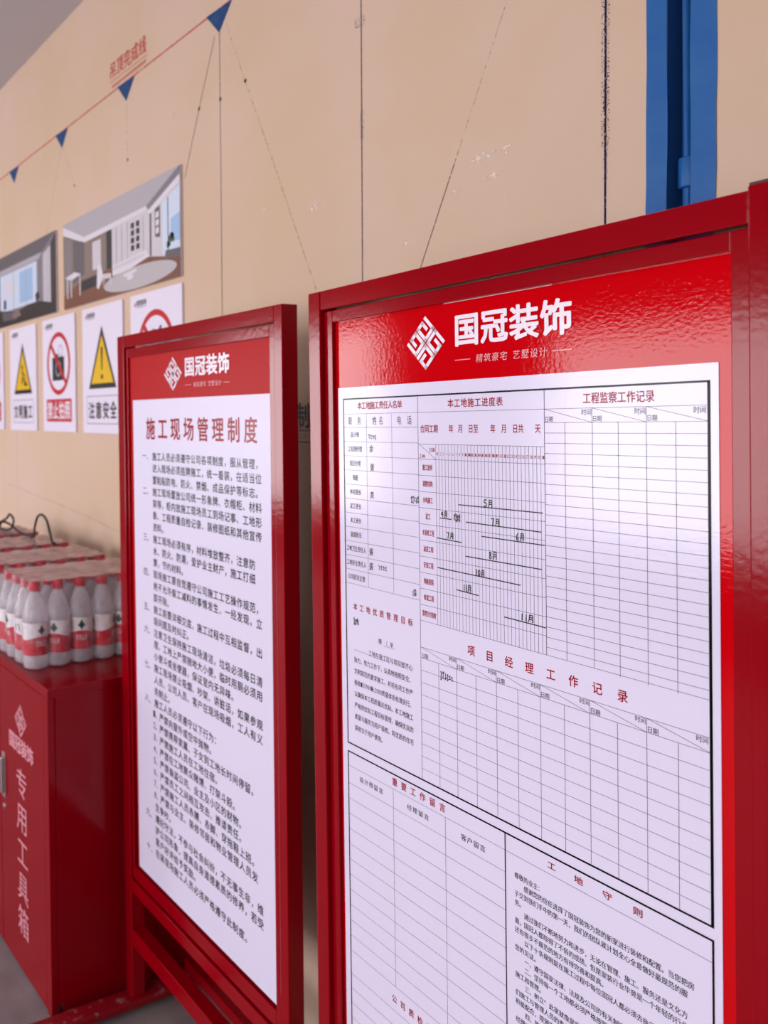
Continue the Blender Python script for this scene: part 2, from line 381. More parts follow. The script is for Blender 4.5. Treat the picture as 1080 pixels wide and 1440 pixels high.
wp.build('ink_dots', wall_back)
wp = wall_print()
wp.text('工艺展示定制', .088, -1.486, .0555, .050, .056, 'signblk', .03); wp.seg(.08, -1.425, .42, -1.424, .002, 'signblk'); wp.seg(.08, -1.399, .42, -1.398, .002, 'signblk')
wp.text('CA', .372, -1.418, .034, .02, .013, 'signgrey', .0)
wp.build('wall_lettering', wall_back)

# ------------------------------------------------------------------ the two notice boards
def basis(O, a, d, B0):
    a = Vector(a).normalized(); d = Vector(d); d = (d - d.dot(a)*a).normalized(); up = -d; y = up.cross(a)
    base = Vector(O) + B0*d
    return Matrix(((a.x, y.x, up.x, base.x), (a.y, y.y, up.y, base.y), (a.z, y.z, up.z, base.z), (0, 0, 0, 1)))
B0 = 1.485
def board(name, label, mw, a0, ai0, ai1, a1, bt, bi, fy, sy, sheet_a0, sheet_a1, red, white, post2=0.0, side=.034, w1=.0208):
    """a0..a1 outer posts, ai0..ai1 their inner edges; fy outer front (negative = proud of sheet)"""
    t = thing(name, label, 'notice board', mw=mw)
    Z = lambda v: B0 - v
    for x0, x1, ex, s in ((a0, ai0, 0, 0), (ai1, a1, post2, 1)):
        m = MB(); m.box(x0, x1, fy-(.0015 if s and post2 else 0), fy+side, .02, Z(bt)+ex, 'red', .0018)
        if ex: m.box(x0+.001, x1-.001, fy, fy+side-.002, Z(bt)+ex, Z(bt)+ex+.0022, 'cap_and_shade')
        m.build('post', t)
    for nm, z0, z1 in (('top_rail', Z(bi), Z(bt)), ('bottom_rail', Z(1.199), Z(1.168)), ('lower_crossbar', Z(1.333), Z(1.292))):
        m = MB(); m.box(ai0+.0004, ai1-.0004, fy+.0006, fy+side, z0, z1, 'red', .0015); m.build(nm, t)
    # recessed inner frame of flat bars; a narrow shadow gap under the top rail
    iy = sy; w = .0208
    m = MB()
    m.box(ai0+.0008, ai0+w1, iy, iy+.02, Z(1.163), Z(bi)-.0022, 'red', .001)
    m.box(ai1-w, ai1-.0008, iy, iy+.02, Z(1.163), Z(bi)-.0022, 'red', .001)
    m.box(ai0+w1, ai1-w, iy, iy+.02, Z(-.1022), Z(bi)-.0022, 'red', .001)
    m.box(ai0+w1, ai1-w, iy, iy+.02, Z(1.163), Z(1.132), 'red', .001)
    m.build('inner_frame', t)
    m = MB(); l0, l1, zb, zt = ai0+.003, (ai0+.003 if w1 > .02 else sheet_a1), Z(1.16 if w1 > .02 else 1.1262), Z(-.12)
    vs = [(x, y, z) for y in (.0005, .004) for x, z in ((l0, zt), (l1, zb), (ai1-.003, zb), (ai1-.003, zt))]
    m.add(vs, [(0, 1, 2, 3), (7, 6, 5, 4), (0, 4, 5, 1), (1, 5, 6, 2), (2, 6, 7, 3), (3, 7, 4, 0)], red)
    sh = m.build('sheet', t); sub(sh, 'red printed sheet with a white lower panel')
    pp = Print(top=B0); pp.rect(*white, 'paper' if red == 'hred' else 'paper2'); pp.build('white_panel', sh)
    # feet, rear stay and back bar
    for x0, x1 in ((a0-.004, ai0+.012), (ai1-.012, a1+.004)):
        m = MB(); m.box(x0, x1, fy-.28, fy+.235, .0012, .02, 'chip', .003); m.build('foot', t)
    m = MB(); m.box(a0, a1, fy+.165, fy+.195, .0205, .05, 'red', .002); m.build('rear_crossbar', t)
    m = MB(); m.box(ai0+.001, ai1-.001, .012, .014, Z(1.16), Z(-.12), 'cap_and_shade'); m.build('back_panel', t)  # dark colour stands in for shade in the gap beside the sheet
    return t, sh
# measured plane frames (origin at the top left corner of the white panel)
MW1 = basis((.1121, -.291, 1.4984), (1.0, -.0053, .0047), (.0047, -.0004, -1.0), B0)
MW2 = basis((.9166, -.332, 1.5035), (.9993, -.0341, .0133), (.0132, -.0013, -.9999), B0)
brd1, sheet1 = board('notice_board', 'red framed notice board listing numbered site rules, beside the red tool cabinet', MW1,
      -.0640, -.0283, .5952, .6208, -.1560, -.1262, -.010, -.005, 0, -.0062, 'hred2', (0, 0, .572, 1.1255), w1=.0108)
brd2, sheet2 = board('notice_board', 'nearest red framed board with progress tables and glossy reflections, on the right', MW2,
      -.0567, -.0262, .6180, .6530, -.1530, -.1230, -.014, -.006, 0, 0, 'hred', (0, 0, .5822, 1.13), post2=.004)

# --- print of board 1
p = Print(top=B0); p.lay = 2
header_logo(p, .2013, -.0532, .0400, .0368, .2547, -.0850, .0453, .0405, .0395, -.0268, .2910, .4035)
p.build('header_lettering', sheet1)
p = Print(top=B0); p.lay = 2
for i, c in enumerate('施工现场管理制度'): p.ch(c, .0694+i*.0590, .0425, .0430, .0485, 'inkred', .024)
p.build('title_lettering', sheet1)
RULES = [('一、', '施工人员必须遵守公司各项制度，服从管理，'), ('', '进入现场必须挂牌施工，统一着装，在适当位'), ('', '置粘贴防电、防火、禁烟、成品保护等标志。'),
 ('二、', '施工现场置放公司统一形象牌、衣帽柜、材料'), ('', '架等，柜内放施工现场员工到场记事、工地形'), ('', '象、工程质量自检记录、装修图纸和其他宣传'), ('', '资料。'),
 ('三、', '施工现场必须有序，材料堆放整齐，注意防'), ('', '水、防火、防潮，爱护业主财产，施工打细'), ('', '算，节约材料。'),
 ('四、', '现场施工要自觉遵守公司施工工艺操作规范，'), ('', '绝不允许偷工减料的事情发生，一经发现，立'), ('', '即开除。'),
 ('五、', '施工前要详细交底，施工过程中互相监督，出'), ('', '现问题及时纠正。'),
 ('六、', '注意卫生保持施工现场清洁，垃圾必须每日清'), ('', '理，工地上严禁随地大小便，临时用厕必须用'), ('', '小便斗或坐便器，保证室内无异味。'),
 ('七、', '施工现场禁止吸烟、吵架、讲脏话，如果参观'), ('', '人员、公司人员、客户在现场吸烟，工人有义'), ('', '务制止。'),
 ('八、', '施工人员必须遵守以下行为：'), ('1、', '严禁向窗外或空中抛物。'), ('2、', '严禁携带家属、子女到工地长时间停留。'), ('3、', '严禁施工人员在工地住宿。'),
 ('4、', '严禁在工地聚众赌博、打架斗殴。'), ('5、', '严禁偷盗公司、业主及小区的财物。'), ('6、', '严禁员工之间相互攻击、推诿责任。'), ('7、', '严禁施工人员赤膊、赤脚、穿拖鞋上班。'), ('8、', '严禁与业主、装修邻居和物业管理人员发'),
 ('', '生争吵。'), ('九、', '遵纪守法，不参与社会纠纷，不无事生非，维'), ('', '护公司形象，提高自身道德素质的修养，若受'), ('', '客户好评给予奖励。'), ('十、', '在装现场施工人员必须严格遵守此制度。')]
p = Print(top=B0); p.lay = 2
for i, (num, tx) in enumerate(RULES):
    bb = .1208 + i*.02714
    ind = .1160 if num[:1].isdigit() else .0985-.0003*i
    if num[:1].isdigit(): p.text(num, .084, bb, .0218, .019, .0185, 'ink', .008)
    elif num: p.text(num, .0480-.0002*i, bb, .0218, .0195, .0185, 'ink', .006)
    p.text(tx, ind, bb, .02215, .0193, .0190, 'ink', .016)
p.build('rules_lettering', sheet1)
# --- print of board 2
p = Print(top=B0); p.lay = 2
header_logo(p, .1914, -.0530, .0362, .0366, .2447, -.0842, .0451, .0405, .0400, -.0258, .2800, .3890)
p.build('header_lettering', sheet2)
p = Print(top=B0); p.seg(.226, -.1014, .3955, -.1014, .0009, 'wear', 3); p.build('worn_edge', sheet2)

g = Print(top=B0); g.lay = 2                                   # ruled lines
LW, KW = .00045, .0024
def h(a0, a1, bb, w=LW, k='line'): g.rect(a0, bb-w/2, a1, bb+w/2, k)
def v(a, b0, b1, w=LW, k='line'): g.rect(a-w/2, b0, a+w/2, b1, k)
g.frame(.0118, .0165, .5743, .5488, .0022, 'ink'); g.rect(.5713, .0165, .5743, .5488, 'ink')
g.frame(.0118, .5602, .5743, 1.10, .0022, 'ink')
v(.3185, .561, 1.10, .0016, 'ink')
h(.0128, .5735, .0405); v(.1750, .018, .548, .0006); v(.3829, .018, .3265, .0007)
v(.0664, .0405, .2994); v(.1218, .0405, .2994); h(.0128, .1750, .0609)
for i in range(1, 12): h(.0128, .1750, .0609+i*.02168)
h(.1750, .3829, .0841); h(.1750, .3829, .1045); g.seg(.1770, .0841, .2082, .1045, LW, 'line'); v(.2082, .0841, .3265)
for i in range(1, 11): h(.1750, .3829, .1045+i*.0222, LW)
for i in range(1, 31): v(.2082+i*.005635, .0841, .3265, .0004)
h(.1750, .5735, .3265)
# supervision record block
h(.3829, .5735, .0563)
for x0, x1 in ((.3829, .4453), (.4453, .5086), (.5086, .5735)): g.seg(x0, .0405, x1, .0563, LW, 'line'); v(x1, .0405, .0563)
for i in range(1, 23): h(.3829, .5735, .0563+i*.01186)
for x in (.4105, .4456, .4767, .5085, .5398): v(x, .0563, .3288 if x > .45 else .3265)
# project manager record block
h(.1750, .5735, .3635); h(.1750, .5735, .3783); PX = [.1763, .2412, .3076, .3732, .4393, .5062, .5735]
for x0, x1 in zip(PX, PX[1:]): g.seg(x0, .3635, x1, .3783, LW, 'line'); v(x1, .3635, .548); v((x0+x1)/2, .3783, .548)
for i in range(1, 10): h(.1750, .5735, .3783+i*.01705)
# lower block
h(.0128, .5735, .5830); h(.0128, .3185, .6105)
for i in range(1, 12): h(.0128, .3185, .6105+i*.02376)
v(.1150, .5830, .8716); v(.2176, .5830, 1.09)
for i in range(5): h(.0128, .2176, .9085+i*.0229); h(.2176, .3185, .8716+(i+1)*.02376)
g.build('ruled_lines', sheet2)

p = Print(top=B0); p.lay = 2                                    # red headings
def spread(t, a0, a1, b0, b1, w, k='inkred', off=.02):
    n = len(t); step = (a1-w-a0)/(n-1)
    for i, c in enumerate(t): p.ch(c, a0+i*step, b0, w, b1-b0, k, off)
def heading(*a, **k):
    global p
    keep = p; p = Print(top=B0); p.lay = 2; spread(*a, **k); p.build('heading', sheet2); p = keep
heading('本工地施工责任人名单', .0463, .1435, .0228, .0340, .0098); heading('本工地施工进度表', .2310, .3222, .0240, .0352, .0100)
heading('工程监察工作记录', .4343, .5176, .0236, .0358, .0096)
for t, x in (('合同工期', .1795), ('年', .2323), ('月', .2488), ('日至', .2663), ('年', .3025), ('月', .3198), ('日共', .3369), ('天', .3697)):
    p.text(t, x, .0577, .0084, .0078, .0106, 'inkred', .02)
for i in range(31): p.text(str(i+1), .2082+i*.005635+(.0010 if i > 8 else .0018), .0940, .0038, .0034, .0050, 'inkred', 0)
p.text('日期', .1955, .0885, .0058, .0054, .0062, 'inkred', .01); p.text('工种', .1769, .0975, .0056, .0052, .0058, 'inkred', .01)
for i, t in enumerate(('施工放样', '调整结构', '水电施工', '泥工', '木装修工程', '油漆工程', '安装工程', '地板按装', '收尾工程', '清理交付验收')):
    n = len(t); w = .0190/4 if n < 6 else .0265/6
    if n == 5: w = .0225/5
    p.text(t, .1922-n*w/2, .1045+i*.0222+.0070, w, w*.95, .0083, 'inkred', .022)
heading('本工地优质管理目标', .0304, .1596, .3282, .3388, .0088)
heading('项目经理工作记录', .2610, .4850, .3414, .3544, .0118); heading('重要工作留言', .1132, .2179, .5663, .5774, .0108)
heading('公司质检部', .1071, .1870, .8855, .8965, .0098); heading('工地守则', .3810, .5002, .5680, .5766, .0112)
p.build('row_headings', sheet2)
p = Print(top=B0); p.lay = 2                                    # black small print
for t, x0, x1 in (('职务', .0241, .0541), ('姓名', .0801, .1030), ('电话', .1328, .1624)): spread(t, x0, x1, .0448, .0570, .0085, 'ink', .004)
for i, t in enumerate(('设计师', '工程部经理', '项目经理', '领班', '水电班长', '泥工班长', '木工班长', '油漆班长', '工地卫生责任人', '工地安全责任人', '公司质安主管')):
    n = len(t); w = min(.0067, .0465/n); p.text(t, .0390-n*w/2, .0609+i*.02168+.0066, w, w*.94, .0086, 'ink', .012)
def tiny(t, a, bb, w=.0063, hh=.0066): p.text(t, a, bb, w, w*.94, hh, 'ink', .0)
for x0, x1 in ((.3829, .4453), (.4453, .5086), (.5086, .5710)): tiny('时间', x1-.0132, .0415, .0064, .0070); tiny('日期', x0+.0006, .0490, .0058, .0064)
for x0, x1 in zip(PX, PX[1:-1]+[.5710]): tiny('时间', x1-.0132, .3640, .0064, .0064); tiny('日期', x0+.0005, .3712, .0064, .0066)
for i, t in enumerate(('工地在我工区与项目部齐心', '协力，努力工作下，认真地按照安全、', '文明规范的要求施工，并将各项工作严', '格按ISO9001:2000质量体系标准执行。', '以确保本工程质量达优标。本工地施工', '严格按优标工程目标管理，确保优良的', '质量与服务为用户装修。将优质的住宅', '装修交于用户使用。')):
    x0 = .0645 if i == 0 else .0304; n = sum(.55 if ord(c) < 256 else 1 for c in t)
    w = (.1590-x0)/n if i < 7 else .0075
    p.text(t, x0, .3932+i*.01742, w, w*.93, .0086, 'ink', .010)
p.seg(.0304, .4002, .0645, .4002, .0004, 'ink'); p.text('幢（单', .0870, .3705, .0125, .0070, .0080, 'ink', 0); p.seg(.098, .3795, .122, .3795, .0004, 'ink')
heading('设计师留言', .0394, .0927, .5915, .6000, .0093, 'ink', .01); heading('经理留言', .1437, .1868, .5930, .6010, .0093, 'ink', .01); heading('客户留言', .2455, .2868, .5925, .6010, .0093, 'ink', .01)
TX = ['尊敬的业主：', '　　感谢您的信任选择了国冠装饰为您的新家进行装修和配置。当您把房', '子交到我们手中的第一天，我们的团队就计划全心全意做好最规范的服', '务。',
 '　　通过我们不断地努力和进步，无论在管理、施工、服务还是文化方', '面，国冠人都取得了不俗的成绩。但是家装行业毕竟是一个年轻的行业，', '还有很多不规范的地方有待完善和提高。', '　　以下十条规则是在施工过程中每位国冠人都必须去执行的，恳请', '您的见证。',
 '　　一、遵守国家法律、法规及公司的有关制度，', '　　二、坚持每一个工地都必须严格按照规范', '施工和管理。', '　　三、树立“此家就像是我的家”，', '们施工与管理人员的责任', '积极配合，按预定工期', '　　四、施工', '经理或']
for i, t in enumerate(TX): p.text(t, .3325, .6040-.0008+i*.01105, .00695, .0065, .0074, 'ink', .012)
p.build('small_print', sheet2)

p = Print(top=B0); p.lay = 3                                    # marker pen entries
for a0, b0, a1, b1 in ((.2478, .1618, .38, .1615), (.2147, .1821, .2354, .1822), (.2608, .1832, .3772, .1839), (.2083, .2093, .2526, .2105), (.2863, .1988, .382, .1989), (.2595, .2274, .3775, .2276), (.2092, .2491, .3465, .251), (.2426, .2734, .2807, .2747), (.3212, .294, .3825, .2949)):
    p = Print(top=B0); p.lay = 3; p.seg(a0, b0, a1, b1, .0013, 'marker'); p.build('marker_line', sheet2)
ST = {'5': [[(.75, 0), (.15, .05), (.1, .45), (.6, .45), (.7, .75), (.35, 1), (0, .9)]], '7': [[(0, .1), (.7, 0), (.5, .5), (.4, 1.1)]], '6': [[(.6, 0), (.2, .4), (.1, .8), (.4, 1), (.7, .75), (.4, .6), (.15, .75)]],
      '8': [[(.6, .1), (.2, .15), (.35, .45), (.7, .75), (.4, 1), (.1, .8), (.5, .4), (.6, .1)]], '1': [[(.4, 0), (.35, 1)]], '0': [[(.5, .05), (.15, .3), (.2, .9), (.6, .9), (.75, .4), (.5, .05)]], '4': [[(.35, .1), (.1, .6), (.75, .6)], [(.6, .1), (.5, 1)]],
      'm': [[(.25, 0), (.22, .6), (0, 1.05)], [(.25, .02), (.8, 0), (.82, .95), (.65, .9)], [(.27, .33), (.78, .32)], [(.25, .62), (.78, .6)]]}
def hand(t, a, bb, w, hh, th=.0012):
    p = Print(top=B0); p.lay = 3
    for c in t:
        for s in ST.get(c, []): p.path([(a+x*w, bb+y*hh) for x, y in s], th, 'marker')
        a += w*(1.05 if c != '1' else .7)
    p.build('marker_date', sheet2)
hand('5m', .2905, .1520, .0072, .0088); hand('4m', .2168, .1725, .0055, .0082); hand('7m', .3020, .1745, .0066, .0090); hand('7m', .2262, .1998, .0062, .0080)
hand('6m', .3402, .1885, .0060, .0090); hand('8m', .2976, .2160, .0066, .0095); hand('10m', .2755, .2412, .0055, .0090); hand('11m', .2541, .2640, .0060, .0095); hand('11m', .3450, .2845, .0085, .0085)
random.seed(3)
for a, bb, n, w, hh in ((.2390, .1735, 6, .012, .012), (.0305, .3500, 5, .012, .013), (.0700, .0700, 4, .018, .009), (.1590, .1560, 5, .016, .011), (.1600, .2850, 3, .008, .012), (.0890, .2615, 4, .019, .009), (.2110, .3870, 6, .024, .013)):
    p = Print(top=B0); p.lay = 3
    for i in range(n):
        x = a + w*i/n; p.path([(x, bb+hh*random.uniform(.1, .5)), (x+w/n*.7, bb+hh*random.uniform(0, .3)), (x+w/n*.4, bb+hh*random.uniform(.6, 1)), (x+w/n, bb+hh*random.uniform(.5, .9))], .0009, 'marker')
    p.build('marker_scribble', sheet2)
for c, a, bb in (('余', .0720, .0870), ('张', .0735, .1140), ('黄', .0725, .1555), ('張', .0690, .2395), ('張', .0685, .2612)): 
    p = Print(top=B0); p.lay = 3; p.ch(c, a, bb, .0085, .0110, 'marker', .014, slant=.1); p.build('marker_name', sheet2)

# ------------------------------------------------------------------ tool cabinet
cabm = Matrix.Translation((.022, -.486, 0)) @ Matrix.Rotation(math.radians(1.2), 4, 'Z')
cab = thing('tool_cabinet', 'long red metal tool cabinet under the shrink-wrapped water bottles', 'cabinet', mw=cabm)
CW, CD, CH = 1.33, .43, .808
m = MB()
m.box(-CW, 0, .019, CD, .03, CH-.02, 'cabred', .002)
m.box(-CW+.002, -.002, .03, CD-.01, .0012, .03, 'cabred')
body = m.build('body', cab)
m = MB(); m.box(-CW-.0015, .0022, 0, CD+.001, CH-.024, CH, 'cabred', .002); m.build('top_panel', cab)
m = MB(); m.box(-.030, 0, 0, .0185, .0015, CH-.0242, 'cabred', .0015); m.build('front_stile', cab)
dw = (CW-.030)/4
for i in range(4):
    x1 = -.030-i*dw-.0015; x0 = -.030-(i+1)*dw+.0015
    x1 = -.0312 if i == 0 else x1
    m = MB(); m.box(x0, x1, .0005, .018, .008, CH-.0255, 'cabred', .0015); d = m.build('door', cab)
    hx = x0+.030 if i % 2 == 0 else x1-.030
    m = MB(); m.box(hx-.011, hx+.011, -.0025, .0006, .425, .548, 'steel', .001); m.box(hx-.0065, hx+.0065, -.011, -.0024, .437, .535, 'steel', .003); m.build('handle', d)
    m = MB(); m.lathe([(.0075, 0), (.0075, .003), (.004, .004)], 14, 'steel'); k = m.build('lock', d); k.rotation_euler = (math.pi/2, 0, 0); k.location = (hx, .0006, .400)
    if i == 0: dr = d
# door lettering: small shield of the emblem, name plate and five large characters
p = Print(top=0, left=-.022); p.lay = 2
def fx(x): return x
emblem(p, -.166, -.674, .044, .043, 'cabtext'); 
p.text('国冠装饰', -.256, -.628, .0450, .0425, .043, 'cabtext', .034)
for i, c in enumerate('专用工具箱'): p.ch(c, -.203, -(.548-i*.0915), .0745, .0750, 'cabtext', .004)
p.build('door_lettering', dr)

# ------------------------------------------------------------------ bottle packs
def bottle_mesh():
    m = MB(); m.lathe([(.010, .004), (.024, .0), (.0300, .003), (.0320, .010), (.0320, .034), (.0312, .037), (.0312, .120), (.0320, .124), (.0320, .132), (.0300, .148), (.0255, .166), (.0195, .182), (.0145, .193), (.0125, .198), (.0125, .206)], 20, 'bottle')
    return m
def cap_mesh():
    m = MB(); m.lathe([(.0140, .204), (.0147, .206), (.0147, .222), (.0135, .225)], 18, 'cap'); m.lathe([(.0150, .200), (.0150, .2028)], 18, 'cap'); return m
def label_mesh():
    m = Print(); n = 32; R = .0325
    def cyl(t, z, r=R): return (r*math.cos(t), r*math.sin(t), z)
    for i in range(n):
        t0, t1 = 2*math.pi*i/n, 2*math.pi*(i+1)/n
        mid = [.082 + .005*math.cos(2*t) for t in (t0, t1)]
        m.add([cyl(t0, .037), cyl(t1, .037), cyl(t1, mid[1]), cyl(t0, mid[0])], [(0, 1, 2, 3)], 'labr', True)
        m.add([cyl(t0, mid[0]), cyl(t1, mid[1]), cyl(t1, .121), cyl(t0, .121)], [(0, 1, 2, 3)], 'labw', True)
    def wr(c): return lambda q: cyl(c + q[0]/R, -q[1], R+.0003)
    def patch(c, pts, k, dr=.0003):
        m.add([cyl(c + a/R, z, R+dr) for a, z in pts], [tuple(range(len(pts)))], k)
    for c in (0, math.pi*.66):
        patch(c, [(0, .117), (.0055, .107), (.0095, .100), (.004, .096), (0, .089), (-.004, .096), (-.0095, .100), (-.0055, .107)], 'labg', .0005)
        patch(c, [(-.006, .103), (-.014, .1045), (-.006, .099)], 'labm'); patch(c, [(.006, .103), (.006, .099), (.014, .1045)], 'labm')
        for j, ch in enumerate('农夫山泉'): m.ch(ch, -.0155+j*.0078, -.0765, .0072, .0155, 'labw', 0, wrap=wr(c))
        for z in (.057, .051, .045): patch(c, [(-.014, z), (.014, z), (.014, z-.002), (-.014, z-.002)], 'labw')
    c = math.pi*1.33
    patch(c, [(-.013, .117), (-.013, .088), (.013, .088), (.013, .117)], 'labb', .0004); patch(c, [(-.0125, .104), (-.0125, .089), (.005, .089), (.001, .108)], 'labg', .0006)
    patch(c, [(-.013, .086), (-.013, .060), (.013, .060), (.013, .086)], 'labw', .0004)
    return m
PIT, ZT = .0643, CH+.0008
def make_bottle(parent):
    bo = bottle_mesh().build('bottle', parent); cp = cap_mesh().build('cap', bo); lb = label_mesh().build('label', bo); return bo
def film(parent, nx, ny):
    """shrink film: hull around the bottle rows, drawn in to the caps, open-dipped top"""
    m = MB(); X0, Y1 = -(nx-1)*PIT, (ny-1)*PIT; N = 14
    def ring(r, z, wob=0):
        pts = []
        for cx, cy, a0 in ((0, 0, -90), (0, Y1, 0), (X0, Y1, 90), (X0, 0, 180)):
            for i in range(N+1):
                a = math.radians(a0+90*i/N); pts.append((cx+r*math.cos(a), cy+r*math.sin(a), z+wob*math.sin(5*a)))
        # add scallops along the straight runs
        out = []
        for i, q in enumerate(pts):
            out.append(q); q2 = pts[(i+1) % len(pts)]
            d = math.hypot(q2[0]-q[0], q2[1]-q[1])
            if d > .1:
                k = int(round(d/PIT))*4
                for j in range(1, k):
                    t = j/k; sc = (1-math.cos(2*math.pi*t*(k/4)))/2
                    nx_, ny_ = (q2[1]-q[1])/d, -(q2[0]-q[0])/d; dip = .0035*sc
                    out.append((q[0]+(q2[0]-q[0])*t-nx_*dip, q[1]+(q2[1]-q[1])*t-ny_*dip, q[2]-(.003*sc if z > .2 else 0)))
        return out
    rs = [ring(.0335, .006), ring(.0342, .06), ring(.0345, .125), ring(.0300, .165, .002), ring(.0215, .205, .001), ring(.0165, .2265)]
    n = len(rs[0]); vs = [q for r in rs for q in r]
    sid = []; top = []
    for j in range(len(rs)-1):
        for i in range(n):
            f = (j*n+i, j*n+(i+1) % n, (j+1)*n+(i+1) % n, (j+1)*n+i); (top if j > 4 else sid).append(f)
    m.add(vs, sid, 'filmside', True)
    # top sheet: fine grid sagging between caps, edge follows the last ring
    gx, gy = nx*6, ny*6; gv = []; gf = []; e = .0155
    for j in range(gy+1):
        for i in range(gx+1):
            x = X0-e + (-X0+2*e)*i/gx; y = -e + (Y1+2*e)*j/gy
            dx = (x/PIT) - round(x/PIT); dy = (y/PIT) - round(y/PIT); dd = min(1, math.hypot(dx, dy)/.6)
            gv.append((x, y, .2268 - .006*max(0, dd-.35) + .0006*math.sin(x*90+y*60)))
    for j in range(gy):
        for i in range(gx): a = j*(gx+1)+i; gf.append((a, a+1, a+gx+2, a+gx+1))
    m.add(gv, gf, 'film', True)
    return m.build('shrink_film', parent)
packs = []
PL = ['front pack of shrink-wrapped red-capped water bottles, nearest the rules board', 'second shrink-wrapped water pack from the front on the cabinet', 'third shrink-wrapped water pack from the front, cable loop above it', 'rearmost shrink-wrapped water pack at the left photo edge']
proto = None
for j in range(4):
    t = thing('water_bottle_pack', PL[j], 'bottle pack', (-.167-.297*j, -.446, ZT), 'shrink-wrapped water packs on the tool cabinet')
    t.rotation_euler = (0, 0, math.radians((1.0, .8, 1.4, .6)[j]))
    for ix in range(4):
        for iy in range(6):
            if proto is None: bo = proto = make_bottle(t)
            else:
                bo = proto.copy(); COL.objects.link(bo)
                for c in proto.children: d = c.copy(); COL.objects.link(d); d.parent = bo
            bo.parent = t; bo.location = (-ix*PIT, iy*PIT, 0)
            base = math.radians(-20)
            r = {(0, 0): 30, (0, 1): -22, (0, 2): 2, (0, 3): 72, (0, 4): -30, (3, 0): -240, (2, 0): -190, (1, 0): 80}.get((ix, iy), random.uniform(0, 360)) if j == 0 else random.uniform(0, 360)
            bo.rotation_euler = (0, 0, base + math.radians(r))
    film(t, 4, 6)

# ------------------------------------------------------------------ cable on the packs
def catmull(pts, n=8):
    P = [Vector(q) for q in pts]; P = [2*P[0]-P[1]] + P + [2*P[-1]-P[-2]]; out = []
    for i in range(1, len(P)-2):
        for k in range(n):
            t = k/n; a, b_, c, d = P[i-1], P[i], P[i+1], P[i+2]
            out.append(.5*((2*b_)+(-a+c)*t+(2*a-5*b_+4*c-d)*t*t+(-a+3*b_-3*c+d)*t**3))
    return out + [P[-2]]
m = MB(); zc = ZT+.2335
m.tube(catmull([(-1.36, -.24, zc+.0), (-1.26, -.22, zc+.004), (-1.16, -.2, zc+.035), (-1.13, -.195, zc+.055), (-1.10, -.19, zc+.035), (-1.11, -.2, zc+.002), (-1.17, -.22, zc-.0), (-1.20, -.2, zc+.02), (-1.16, -.18, zc+.01), (-1.05, -.19, zc), (-.95, -.19, zc-.001),
                 (-.885, -.19, zc), (-.875, -.19, zc+.03), (-.845, -.19, zc+.072), (-.80, -.19, zc+.085), (-.755, -.19, zc+.07), (-.725, -.19, zc+.03), (-.712, -.188, zc+.004), (-.700, -.180, zc-.001)], 10), .0042, 'black', 10)
cb = m.build('power_cable'); cb['label'] = 'black power cable arching in loops on top of the rear water packs'; cb['category'] = 'cable'

# ------------------------------------------------------------------ safety signs on the wall
SW, SH, ST0 = .328, .431, 1.831
def sign(x0, label, draw):
    t = thing('safety_sign', label, 'sign', (x0, -.0006, ST0-SH), 'safety signs in a row on the wall')
    m = MB(); m.box(0, SW, -.006, 0, 0, SH, 'sign', .0008); m.build('foam_board', t)
    q = Print(top=SH, y=-.006); q.rect(.030, .024, .038, .036, 'signred'); q.text('国冠装饰', .044, .018, .017, .0155, .017, 'signblk', .03)
    q.rect(.044, .038, .108, .0405, 'signgrey'); draw(q); q.build('sign_print', t); return t
def ban(q, text, motif):
    q.ring(.166, .1745, .118, .1, 'signred', 48); motif(q)
    q.lay = 4; q.seg(.166-.074, .1745-.074, .166+.074, .1745+.074, .018, 'signred'); q.lay = 2
    q.rect(.038, .308, .292, .393, 'signred')
    q.lay = 3; q.text(text, .048, .317, .0595, .053, .066, 'white', .03)
def warn(q, text, motif):
    c = .166; q.poly([(c, .068), (c-.112, .279), (c+.112, .279)], 'signblk')
    q.lay = 2; q.poly([(c, .100), (c-.090, .262), (c+.090, .262)], 'signyel'); q.lay = 3; motif(q)
    q.frame(.035, .303, .292, .400, .003, 'signgrey'); q.text(text, .052, .325, .0590, .047, .056, 'signblk', .03)
def camera_motif(q):
    q.lay = 2; q.rect(.105, .150, .225, .238, 'signblk'); q.rect(.125, .138, .165, .151, 'signblk'); q.ring(.190, .128, .022, .018, 'signgrey', 20)
    q.lay = 3; q.ring(.165, .194, .030, .022, 'signgrey', 24)
def excl(q): q.poly([(.158, .140), (.174, .140), (.170, .218), (.162, .218)], 'signblk'); q.disc(.166, .240, .009, 'signblk', 12)
def dig(q):
    q.disc(.160, .168, .010, 'signblk', 12); q.path([(.160, .180), (.168, .208), (.150, .238)], .010, 'signblk'); q.path([(.168, .208), (.190, .238)], .009, 'signblk')
    q.path([(.158, .186), (.190, .202), (.200, .232)], .006, 'signblk'); q.poly([(.178, .246), (.200, .226), (.226, .246)], 'signblk')
def fire(q):
    q.lay = 2; q.rect(.110, .190, .215, .202, 'signblk'); q.path([(.150, .185), (.140, .160), (.158, .140), (.150, .112)], .010, 'signblk'); q.path([(.178, .185), (.170, .160), (.186, .140)], .009, 'signblk')
def smoke(q):
    q.lay = 2; q.rect(.105, .150, .215, .168, 'signblk'); q.path([(.120, .140), (.150, .118), (.185, .124), (.205, .108)], .010, 'signblk'); q.rect(.120, .19, .21, .235, 'signblk')
sign(-2.092, 'half cut-off prohibition sign at the left photo edge', lambda q: ban(q, '禁止烟火', fire))
sign(-1.668, 'yellow warning triangle sign with a digging worker, left of the no-photography sign', lambda q: warn(q, '文明施工', dig))
sign(-1.262, 'prohibition sign with a crossed-out camera in a red circle', lambda q: ban(q, '禁止拍照', camera_motif))
